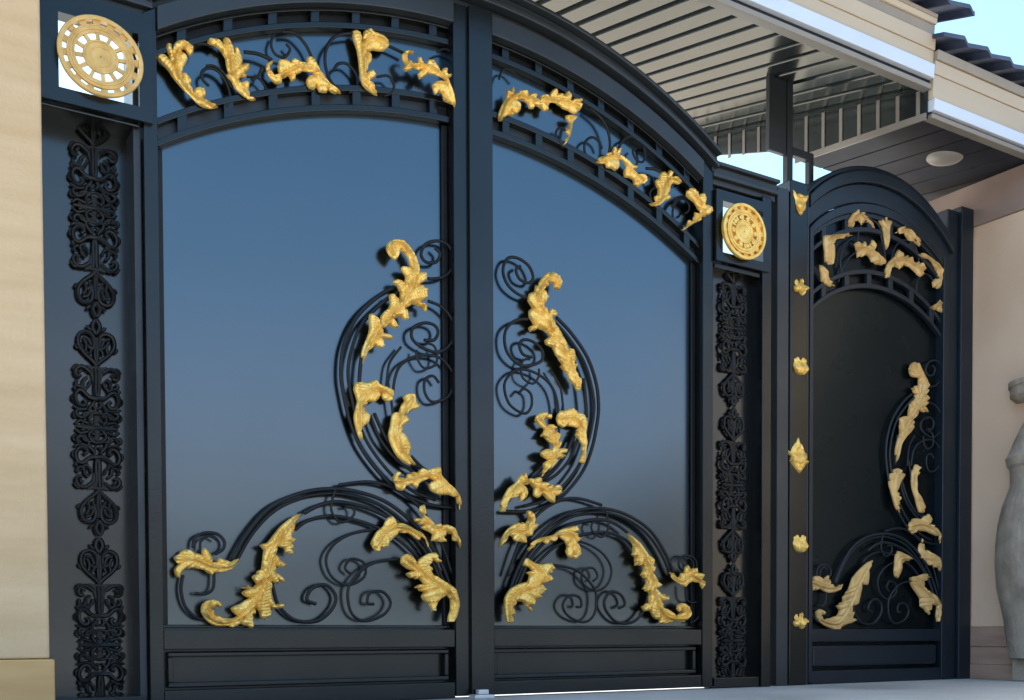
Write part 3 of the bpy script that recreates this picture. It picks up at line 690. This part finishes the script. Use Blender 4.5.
for px, py, kd in ((803,203,'tri'), (803,285,'flower'), (803,365,'shell'), (800.5,455,'oval'), (802.5,543,'shell'), (802.5,620,'flower')): blob(px, py, kd)

# ------------------------------------------------------------------ side (pedestrian) gate
PGX0, PGX1 = gq1+.026, gx(945, .02)
WC = (PGX0+PGX1)/2; WR = .80; WT = 2.245
def warc(x, off=0, wide=0):
    dx = max(-.63, min(.63, x-WC)); r = WR+wide
    return WT+off-(r-math.sqrt(r*r-dx*dx))
def warc_line(x0, x1, off, n=30): return [(x0+(x1-x0)*i/n, warc(x0+(x1-x0)*i/n, off)) for i in range(n+1)]
WG = thing('pedestrian_gate', 'narrow arched dark navy side gate with gold leaves, right of the bossed post', 'side gate', (PGX0, 0, ZB))
wx0, wx1 = PGX0+.028, PGX1-.05
MB().prism([(wx0-.01, .06), (wx1+.01, .06)]+warc_line(wx0-.01, wx1+.01, .45)[::-1], .012, .022).build('sheet_panel', M['navy_sheet'], WG)
for a, b in ((PGX0, wx0), (wx1, PGX1)):
    MB().prism([(a, ZB), (b, ZB), (b, warc(b, .47)), (a, warc(a, .47))], -.05, .05).build('stile', M['navy'], WG, bevel=.004)
e = .001
MB().box(wx0+e, wx1-e, -.044, .05, .002, .075).build('bottom_rail', M['navy'], WG, bevel=.004)
MB().box(wx0+e, wx1-e, -.044, .05, .235, .305).build('middle_rail', M['navy'], WG, bevel=.004)
MB().box(wx0+.02, wx1-.02, -.03, .011, .095, .215).build('low_panel', M['navy'], WG, bevel=.012)
MB().strip(warc_line(wx0+e, wx1-e, .42), warc_line(wx0+e, wx1-e, .47), -.044, .05).build('top_rail', M['navy'], WG, bevel=.004)
arch_band(WG, wx0+e, wx1-e, 0.0, 'arch_band', M['navy'], 6, y0=-.03, arcf=warc_line)
arch_band(WG, wx0+e, wx1-e, .315, 'arch_band', M['navy'], 6, y0=-.03, arcf=warc_line)
# arched fixed frame round it
PF = thing('arched_portal', 'dark navy arched frame of the narrow side gate, standing against the beige right wall', 'gate frame', (PGX1, 0, 0))
pfx0, pfx1 = PGX1+.006, gx(968, .02)
MB().box(pfx0, pfx0+(pfx1-pfx0)*.45, -.03, .1, 0, 2.83).build('post', M['navy'], PF, bevel=.005)
MB().box(pfx0+(pfx1-pfx0)*.45+.003, pfx1, -.055, .1, 0, 2.86).build('post', M['navy'], PF, bevel=.005)
def wpiece(o0, o1, y0, y1):
    a, b = PGX0-.004, PGX1+.03
    MB().strip(warc_line(a, b, o0), warc_line(a, b, o1), y0, y1).build('arch_moulding', M['navy'], PF, bevel=.006)
wpiece(.44, .4755, .053, .07); wpiece(.476, .58, -.035, .06); wpiece(.581, .65, -.060, .06); wpiece(.651, .68, -.040, .06)
# scrolls: the same pattern as on the double gate, smaller
pa, pb = G(203, 612, DT), G(455, 622, DT); qa, qb = G(822, 620, DT), G(941, 622, DT)
za, zb = G(400, 240, DT)[1], G(918, 362, DT)[1]
def towicket(x, z):
    return (qa[0]+(x-pa[0])*(qb[0]-qa[0])/(pb[0]-pa[0]), .33+(z-.33)*(zb-.33)/(za-.33))
put_scrolls(SCROLLS, WG, towicket, d=.014, scale=.85, material=M['navy'])
ring = lambda cx, cy, r, a0, a1: [(cx+r*.62*math.cos(a0+(a1-a0)*i/9), cy-r*math.sin(a0+(a1-a0)*i/9)) for i in range(10)]
put_scrolls([(ring(855, 262, 24, .2, 3.6), .006), (ring(905, 262, 22, -.4, 3.0), .006), (ring(870, 240, 20, .5, 3.4), .006), (ring(925, 288, 14, 0, 5), .006),
             ([(886,270),(884,250),(880,232)], .007), ([(838,282),(846,262),(858,250)], .006)], WG, same, d=.014, scale=.9, material=M['navy'])
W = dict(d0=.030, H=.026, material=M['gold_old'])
for w, o, s in [
 ('M', [(150,400),(115,385),(110,330),(105,245),(150,240),(190,225),(225,222),(270,240),(235,240),(225,255),(185,260),(165,290),(165,330),(160,395)], [(140,400),(135,320),(140,260),(200,240),(265,240)]),
 ('M', [(85,400),(105,410),(130,440),(140,480),(175,512),(130,508),(95,490),(90,450)], None),
 ('M', [(240,190),(245,150),(265,120),(290,100),(305,118),(330,100),(335,130),(370,160),(390,205),(365,185),(335,155),(310,185),(300,160),(275,165),(265,200)], [(250,195),(280,140),(330,140),(388,200)]),
 ('M', [(445,320),(430,250),(425,190),(410,160),(435,150),(445,105),(455,150),(480,165),(475,185),(465,220),(460,270)], [(445,320),(447,200),(446,110)]),
 ('M', [(490,230),(530,195),(555,195),(575,165),(590,195),(620,225),(635,260),(630,300),(610,275),(585,275),(550,250),(540,225)], [(490,230),(570,215),(630,295)]),
 ('M', [(440,395),(400,400),(365,385),(360,355),(340,340),(295,360),(295,320),(280,285),(300,270),(320,290),(335,270),(345,300),(365,290),(370,265),(390,290),(385,320),(410,350),(440,380)], [(440,390),(370,330),(290,300)]),
 ('M', [(440,470),(440,420),(455,385),(490,355),(510,320),(535,335),(545,355),(590,355),(605,390),(650,385),(665,420),(635,465),(610,440),(575,410),(540,395),(515,425),(490,400),(465,425),(460,470)], [(450,470),(480,385),(560,375),(650,420)]),
 ('M', [(615,345),(655,342),(685,362),(700,372),(725,390),(740,410),(780,415),(780,440),(755,455),(775,490),(745,500),(740,525),(705,520),(700,490),(725,470),(720,430),(700,405),(672,372)], [(620,346),(690,380),(745,430),(735,515)]),
 ('M', [(680,635),(715,610),(740,590),(765,575),(765,610),(745,660),(715,640)], None),
 ('N', [(115,460),(110,400),(130,340),(125,280),(165,270),(170,220),(190,205),(200,180),(180,155),(210,145),(215,110),(200,110),(180,105),(170,75),(185,50),(210,50),(225,75),(240,105),(255,140),(245,180),(255,195),(240,230),(250,255),(215,245),(185,285),(185,320),(160,350),(145,370),(130,400)], [(115,455),(140,340),(200,230),(230,140),(200,70)]),
 ('N', [(90,510),(125,485),(155,510),(135,550),(120,580),(130,610),(120,640),(130,670),(105,640),(90,570)], [(128,665),(105,580),(125,500)]),
 ('N', [(180,520),(195,470),(220,480),(205,520),(200,580),(230,640),(225,670),(205,665),(190,610),(180,570)], [(222,665),(192,570),(205,480)]),
 ('O', [(555,150),(560,110),(590,90),(620,95),(650,68),(665,90),(660,120),(690,140),(710,170),(715,210),(708,220),(700,180),(665,170),(635,155),(600,150),(575,170)], [(710,215),(680,155),(620,120),(565,130)]),
 ('O', [(605,250),(625,190),(635,245),(665,260),(700,285),(715,330),(710,365),(695,335),(650,325),(640,300),(615,290)], [(710,360),(670,290),(625,200)]),
 ('O', [(480,380),(475,340),(480,290),(495,255),(530,265),(580,295),(540,300),(520,320),(510,360),(495,390)], [(485,385),(500,300),(580,293)]),
 ('O', [(690,610),(685,560),(695,520),(665,525),(650,575),(630,545),(610,530),(615,490),(595,465),(570,430),(560,390),(600,380),(640,365),(665,385),(635,405),(635,430),(650,450),(690,480),(710,520),(710,570),(700,608)], [(697,610),(695,530),(640,460),(580,400)]),
 ('O', [(220,420),(205,450),(150,465),(110,440),(75,455),(65,410),(85,380),(110,380),(130,395),(150,375),(160,420),(190,435)], [(220,422),(150,440),(70,410)]),
 ('O', [(370,300),(350,350),(340,425),(315,420),(310,460),(295,520),(275,530),(275,590),(295,600),(250,620),(215,640),(200,665),(170,645),(130,625),(95,590),(90,560),(110,545),(135,555),(140,570),(120,575),(130,600),(165,590),(200,580),(210,550),(190,530),(225,510),(220,485),(250,450),(265,390),(320,330)], [(365,305),(300,420),(255,530),(200,615),(120,600),(110,550)])]:
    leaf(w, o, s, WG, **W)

# ------------------------------------------------------------------ walls
LWD = .14
lwx = G(46, 400, LWD)[0]
LW = thing('plaster_wall', 'warm tan stone wall at the left edge, with a darker plinth course', 'wall', (lwx-.6, -.05, 0))
MB().box(lwx-2.2, lwx, -LWD, .25, .20, 3.05).build('wall_face', M['wall'], LW, bevel=.008)
MB().box(lwx-2.21, lwx+.014, -LWD-.012, .26, 0, .198).build('plinth', M['plinth'], LW, bevel=.006)
RWX = 5.62
RW = thing('rendered_wall', 'beige rendered wall on the right behind the stone urn, brown plinth below', 'wall', (RWX+.15, -1.2, 0))
MB().box(RWX, RWX+.3, -2.6, .62, .318, 2.76).build('wall_face', M['wall_right'], RW, bevel=.006)
mb = MB(); mb.box(RWX-.020, RWX+.3, -2.61, .121, 0, .09); mb.box(RWX-.012, RWX+.3, -2.605, .1205, .0905, .20); mb.box(RWX-.018, RWX+.3, -2.608, .1207, .2005, .317)
mb.build('plinth', M['plinth_right'], RW, bevel=.004)
MB().box(RWX-.012, RWX+.3, -2.6, .63, 2.761, 3.02).build('cornice', M['trim_brown'], RW, bevel=.005)
mb = MB(); mb.box(RWX-.022, RWX-.002, -.05, -.025, .32, 2.70); mb.build('corner_bead', M['cream'], RW, bevel=.006)

# ------------------------------------------------------------------ urn
ux, uy = 5.335, -.55
def urn_prof():
    # left edge measured against its axis
    c = G(1052, 500, -uy); out = []
    for x, y in ((1009,659),(1006,640),(1003,620),(999,603),(994.5,585),(992.5,562),(993,540),(995.5,518),(1000,500),(1006,486),(1008.5,480),(1008,462),(1005,459),(1003,451),(1006,447),(1013,432),(1021,418),(1029,410),(1030,400),(1026,396),(1014,393),(1009,388),(1007.5,387),(1007.5,378),(1005.5,377),(1005.5,372),(1025,370)):
        p = G(x, y, -uy); out.append(((G(1052, y, -uy)[0]-p[0])*.59, p[1]))
    return c[0], out
ux, prof = urn_prof()
UR = thing('stone_urn', 'large weathered grey stone urn on a low square base in front of the right wall', 'urn', (ux, uy, 0))
MB().lathe(prof, ux, uy).build('vase', M['stone'], UR, smooth=False, bevel=0)
bw = .155
MB().box(ux-bw, ux+bw, uy-bw, uy+bw, 0, prof[0][1]-.002).build('base', M['stone'], UR, bevel=.008)

# ------------------------------------------------------------------ canopies
XE = 4.69; SL = .215
def usz(y): return 3.168+SL*(y+.5)           # upper soffit height
def lsz(y): return 3.022+.106*(y+.5)         # lower soffit height
def ribbed(mb, x0, x1, y0, y1, zf, pitch, groove, depth):
    prof = []; x = x0
    while x < x1-.001:
        w = min(pitch, x1-x)
        prof += [(x, 0), (x+w-groove, 0)]
        if w > groove*1.5: prof += [(x+w-groove*.8, depth), (x+w-groove*.2, depth)]
        x += pitch
    prof.append((x1, 0))
    ys = [y0+(y1-y0)*i/4 for i in range(5)]
    rows = [[mb.bm.verts.new((px, y, zf(y)+pz)) for px, pz in prof] for y in ys]
    for a, b in zip(rows, rows[1:]):
        for i in range(len(prof)-1): mb.bm.faces.new((a[i], a[i+1], b[i+1], b[i]))
    # closed upper side
    zt = .05
    r2 = [[mb.bm.verts.new((px, y, zf(y)+zt)) for px in (x0, x1)] for y in ys]
    for a, b in zip(r2, r2[1:]): mb.bm.faces.new((a[1], a[0], b[0], b[1]))
UC = thing('roof_canopy', 'upper tiled canopy over the double gate, pale ribbed grey soffit and cream fascia', 'canopy', (1.9, 0, 3.2), 'canopies over the gates')
LC = thing('roof_canopy', 'lower tiled canopy over the narrow side gate, dark soffit with a round downlight', 'canopy', (5.9, 0, 3.05), 'canopies over the gates')
UX0 = -1.2
UYB = 1.75
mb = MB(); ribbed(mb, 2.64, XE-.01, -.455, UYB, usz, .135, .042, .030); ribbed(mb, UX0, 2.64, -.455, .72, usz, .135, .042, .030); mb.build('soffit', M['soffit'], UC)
def strips(parent, x0, x1, z, rows):
    for nm, h, y, m in rows:
        yb = -.457
        MB().prism_x([(y, z), (y-.006, z+h-.002), (yb, z+h-.002), (yb, z)], x0, x1).build(nm, M[m], parent, bevel=.003)
        z += h
    return z
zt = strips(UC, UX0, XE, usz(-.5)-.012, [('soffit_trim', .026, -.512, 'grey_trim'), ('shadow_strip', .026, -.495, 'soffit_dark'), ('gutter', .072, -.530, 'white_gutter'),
     ('fascia', .070, -.522, 'cream'), ('fascia', .074, -.535, 'cream'), ('fascia_band', .055, -.528, 'brown_gutter'), ('fascia', .030, -.545, 'cream'), ('tile_batten', .02, -.55, 'brown_gutter')])
def tiles(parent, x0, x1, z0, y0, rows, slope, hang=0.0):
    """courses of overlapping wavy tiles, eave at y0"""
    mb = MB(); n = int((x1-x0)/.0135); cl = .33
    for r in range(rows):
        ya = y0+r*cl*.92; za = z0+r*cl*.92*slope+.0
        yb = ya+cl
        lo = []; 
        for i in range(n+1):
            x = x0+(x1-x0)*i/n
            ph = ((x-x0)/.19) % 1.0
            w = .010+.034*ph if ph < .86 else .010+.034*(1-ph)/.14*.86
            lo.append((x, w))
        q = []
        for (yy, dz) in ((ya, .030), (yb, .006)):
            for th in (0, -.022):
                q.append([mb.bm.verts.new((x, yy, za+(yy-ya)*slope+dz+w+th)) for x, w in lo])
        tf, bf, tb, bb = q
        for i in range(n):
            mb.bm.faces.new((tf[i], tf[i+1], tb[i+1], tb[i])); mb.bm.faces.new((bf[i+1], bf[i], bb[i], bb[i+1]))
            mb.bm.faces.new((tf[i+1], tf[i], bf[i], bf[i+1])); mb.bm.faces.new((tb[i], tb[i+1], bb[i+1], bb[i]))
        mb.bm.faces.new((tf[0], tb[0], bb[0], bf[0])); mb.bm.faces.new((tb[-1], tf[-1], bf[-1], bb[-1]))
    return mb.build('roof_tiles', M['tile'], parent)
tiles(UC, UX0, XE+.20, zt, -.63, 4, .36)
MB().prism_x([(-.44, zt-.005), (UYB, zt+.58), (UYB, usz(UYB)+.06), (-.44, usz(-.44)+.06)], 2.64, XE-.012).build('roof_deck', M['brown_gutter'], UC)
MB().prism_x([(-.44, zt-.005), (.72, zt+.3), (.72, usz(.72)+.06), (-.44, usz(-.44)+.06)], UX0, 2.638).build('roof_deck', M['brown_gutter'], UC)
# lower canopy
LX1 = 8.2
def at_lower(x, y):
    r = ray(x, y); t = (3.022+.106*(.5-D)-ZC)/(r[2]-.106*r[1]); return r[1]*t-D
LYB = at_lower(826, 170)
mb = MB()
def swap_ribbed(mb):
    ribbed(mb, XE+.012, LX1, -.455, LYB, lsz, .20, .016, .010)
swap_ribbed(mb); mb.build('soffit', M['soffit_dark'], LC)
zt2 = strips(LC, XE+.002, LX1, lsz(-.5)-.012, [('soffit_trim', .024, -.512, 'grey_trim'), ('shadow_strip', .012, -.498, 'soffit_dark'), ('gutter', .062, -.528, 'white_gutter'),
     ('fascia', .125, -.520, 'cream'), ('fascia', .068, -.533, 'cream'), ('roof_gutter', .05, -.55, 'brown_gutter')])
tiles(LC, XE-.03, LX1, zt2+.01, -.62, 2, .34)
MB().prism_x([(-.44, zt2), (LYB, zt2+.26), (LYB, lsz(LYB)+.06), (-.44, lsz(-.44)+.06)], XE+.014, LX1).build('roof_deck', M['brown_gutter'], LC)
# clad left cheek of the lower canopy, hanging under the upper soffit
def at_cheek(x, y):
    r = ray(x, y); t = XE/r[0]; return (r[1]*t-D, r[2]*t+ZC)
ce0, ce1 = at_cheek(768, 152), at_cheek(712, 151)
ck = [(-.488, lsz(-.488)-.01), (.53, lsz(.53)-.01), (.56, 3.20), ce0, (1.70, ce1[1]+(1.70-ce1[0])*.2), (1.70, usz(1.70)+.02), (-.488, usz(-.488)+.02)]
mb = MB(); mb.prism_x(ck, XE-.006, XE+.008)
o = mb.build('side_cladding', M['soffit'], LC)
for i in range(15):
    y = -.44+.145*i
    if y < .50: z0 = lsz(y)-.006
    elif y < ce0[0]: z0 = 3.20+(y-.56)/(ce0[0]-.56)*(ce0[1]-3.20)+.01
    else: z0 = ce0[1]+(y-ce0[0])*.2
    if usz(y)-z0 > .05:
        MB().box(XE-.012, XE-.0065, y, y+.026, z0+.014, usz(y)-.006).build('cladding_rib', M['grey_trim'], LC, bevel=.002)
mb = MB(); mb.prism_x([(-.49, lsz(-.49)-.022), (.53, lsz(.53)-.022), (.53, lsz(.53)+.014), (-.49, lsz(-.49)+.014)], XE-.022, XE-.0145)
mb.build('cheek_trim', M['grey_trim'], LC)
lp = ray(945, 157); 
# downlight under the dark soffit
t = None
for i in range(2000):
    tt = 4+i*.002; y = lp[1]*tt-D; z = lp[2]*tt+ZC
    if z >= lsz(y): t = tt; break
dlx, dly = lp[0]*t, lp[1]*t-D
prof_d = [(.105, lsz(dly)+.012), (.108, lsz(dly)-.004), (.098, lsz(dly)-.014), (.06, lsz(dly)-.024), (.02, lsz(dly)-.028)]
MB().lathe(prof_d, dlx, dly, 32).build('downlight', M['lamp'], LC, smooth=True)

# ------------------------------------------------------------------ steel bracket frame between gate post and canopy
SF = thing('steel_frame', 'dark steel upright with a small open square frame joining the gate post to the canopy', 'steel frame', (gx(789, 0), .12, 2.66))
mb = MB(); mb.box(gx(785.5, -.1), gx(791, -.1), .09, .13, 2.64, usz(.1)+.01); mb.build('upright', M['steel_grey'], SF, bevel=.003)
a, b = gx(768, -.1), gx(785, -.1); c = G(776, 108, -.1)[1]; d_ = G(776, 152, -.1)[1]
MB().box(a, b-.001, .095, .125, d_, usz(.1)+.01).build('cover_plate', M['steel_grey'], SF, bevel=.003)
mb = MB(); zt_ = G(800, 150, -.1)[1]; zt0 = G(800, 158, -.1)[1]
mb.box(gx(791.5, -.1), gx(812, -.1), .092, .128, zt0, zt_); mb.box(gx(807.5, -.1), gx(812, -.1), .092, .128, 2.66, zt0-.0005)
mb.build('box_frame', M['steel_grey'], SF, bevel=.003)

# ------------------------------------------------------------------ ground, latch, added ridge
mb = MB(); mb.bm.faces.new([mb.bm.verts.new(p) for p in ((-300,-300,-.006),(300,-300,-.006),(300,300,-.006),(-300,300,-.006))])
structure(mb.build('ground', M['earth']))
mb = MB(); mb.bm.faces.new([mb.bm.verts.new(p) for p in ((-14,-9,0),(16,-9,0),(16,9,0),(-14,9,0))])
structure(mb.build('pavement', M['concrete']))
lp0 = G(481, 694, .13)
ST = thing('gate_stop', 'small pale metal floor stop where the two gate leaves meet', 'gate stop', (lp0[0], -.13, 0))
MB().box(lp0[0]-.045, lp0[0]+.05, -.165, -.10, 0, .018).build('stop_plate', M['latch'], ST, bevel=.004)
MB().box(lp0[0]-.02, lp0[0]+.03, -.15, -.115, .0182, .04).build('stop_lug', M['latch'], ST, bevel=.005)
# unseen dark ridge behind the camera, added to darken low panel reflections
def ridge():
    mb = MB(); n = 80; rows = []
    for j, (rad, hk) in enumerate(((45, 0), (60, .75), (80, 1.0), (120, .6))):
        row = []
        for i in range(n+1):
            an = R(-200)+R(220)*i/n
            h = hk*(9.6+2.0*math.sin(i*.37)+1.6*math.sin(i*.91+1)+.8*math.sin(i*2.3))
            row.append(mb.bm.verts.new((rad*math.cos(an), -6+rad*math.sin(an), h-.01)))
        rows.append(row)
    for a, b in zip(rows, rows[1:]):
        for i in range(n): mb.bm.faces.new((a[i], a[i+1], b[i+1], b[i]))
    return mb.build('added_ridge', M['dark_ridge'], smooth=True)
structure(ridge())

# ------------------------------------------------------------------ light
SUN_EL, SUN_AZ = R(57), R(-48)     # azimuth from +y towards +x
w = bpy.data.worlds.new('World'); S.world = w; w.use_nodes = True
nt = w.node_tree; bg = nt.nodes['Background']
sky = nt.nodes.new('ShaderNodeTexSky'); sky.sky_type = 'NISHITA'; sky.sun_disc = False
sky.sun_elevation = SUN_EL; sky.sun_rotation = SUN_AZ
sky.air_density = 1.0; sky.dust_density = 2.6; sky.ozone_density = 1.0
tint = nt.nodes.new('ShaderNodeMixRGB'); tint.blend_type = 'MULTIPLY'; tint.inputs['Fac'].default_value = 1
tc = nt.nodes.new('ShaderNodeTexCoord'); sep = nt.nodes.new('ShaderNodeSeparateXYZ'); nt.links.new(tc.outputs['Generated'], sep.inputs['Vector'])
haze = ramp(nt, sep.outputs['Z'], [(0, (1.16, .84, .74)), (.16, (1.08, .86, .80)), (.24, (.90, .88, .87)), (.36, (.70, .90, .90)), (.60, (.74, .92, .88)), (1, (.96, .96, .84))])
nt.links.new(haze.outputs['Color'], tint.inputs['Color2'])
nt.links.new(sky.outputs['Color'], tint.inputs['Color1']); nt.links.new(tint.outputs['Color'], bg.inputs['Color']); bg.inputs['Strength'].default_value = .15
sl = bpy.data.lights.new('sun', 'SUN'); sl.energy = 3.2; sl.angle = R(.53); sl.color = (1, .93, .82)
so = bpy.data.objects.new('sun', sl); COL.objects.link(so)
sd = Vector((math.sin(SUN_AZ)*math.cos(SUN_EL), math.cos(SUN_AZ)*math.cos(SUN_EL), math.sin(SUN_EL)))
so.rotation_euler = (-sd).to_track_quat('-Z', 'Y').to_euler(); so.location = sd*20

# ------------------------------------------------------------------ camera
cd = bpy.data.cameras.new('camera'); co = bpy.data.objects.new('camera', cd); COL.objects.link(co); S.camera = co
cd.sensor_width = 36; cd.lens = 36*F/1024; cd.clip_end = 2000; cd.clip_start = .05
cd.shift_x = (512-CX)/1024; cd.shift_y = (CY-350)/1024
co.location = (0, -D, ZC)
fwd = Vector((B*math.cos(PITCH), A*math.cos(PITCH), -math.sin(PITCH)))
co.rotation_euler = fwd.to_track_quat('-Z', 'Y').to_euler()
vs = S.view_settings; vs.view_transform = 'Standard'; vs.look = 'None'; vs.exposure = 2.0; vs.gamma = 1.0
vs.use_curve_mapping = False
S.render.resolution_x = 1024; S.render.resolution_y = 700
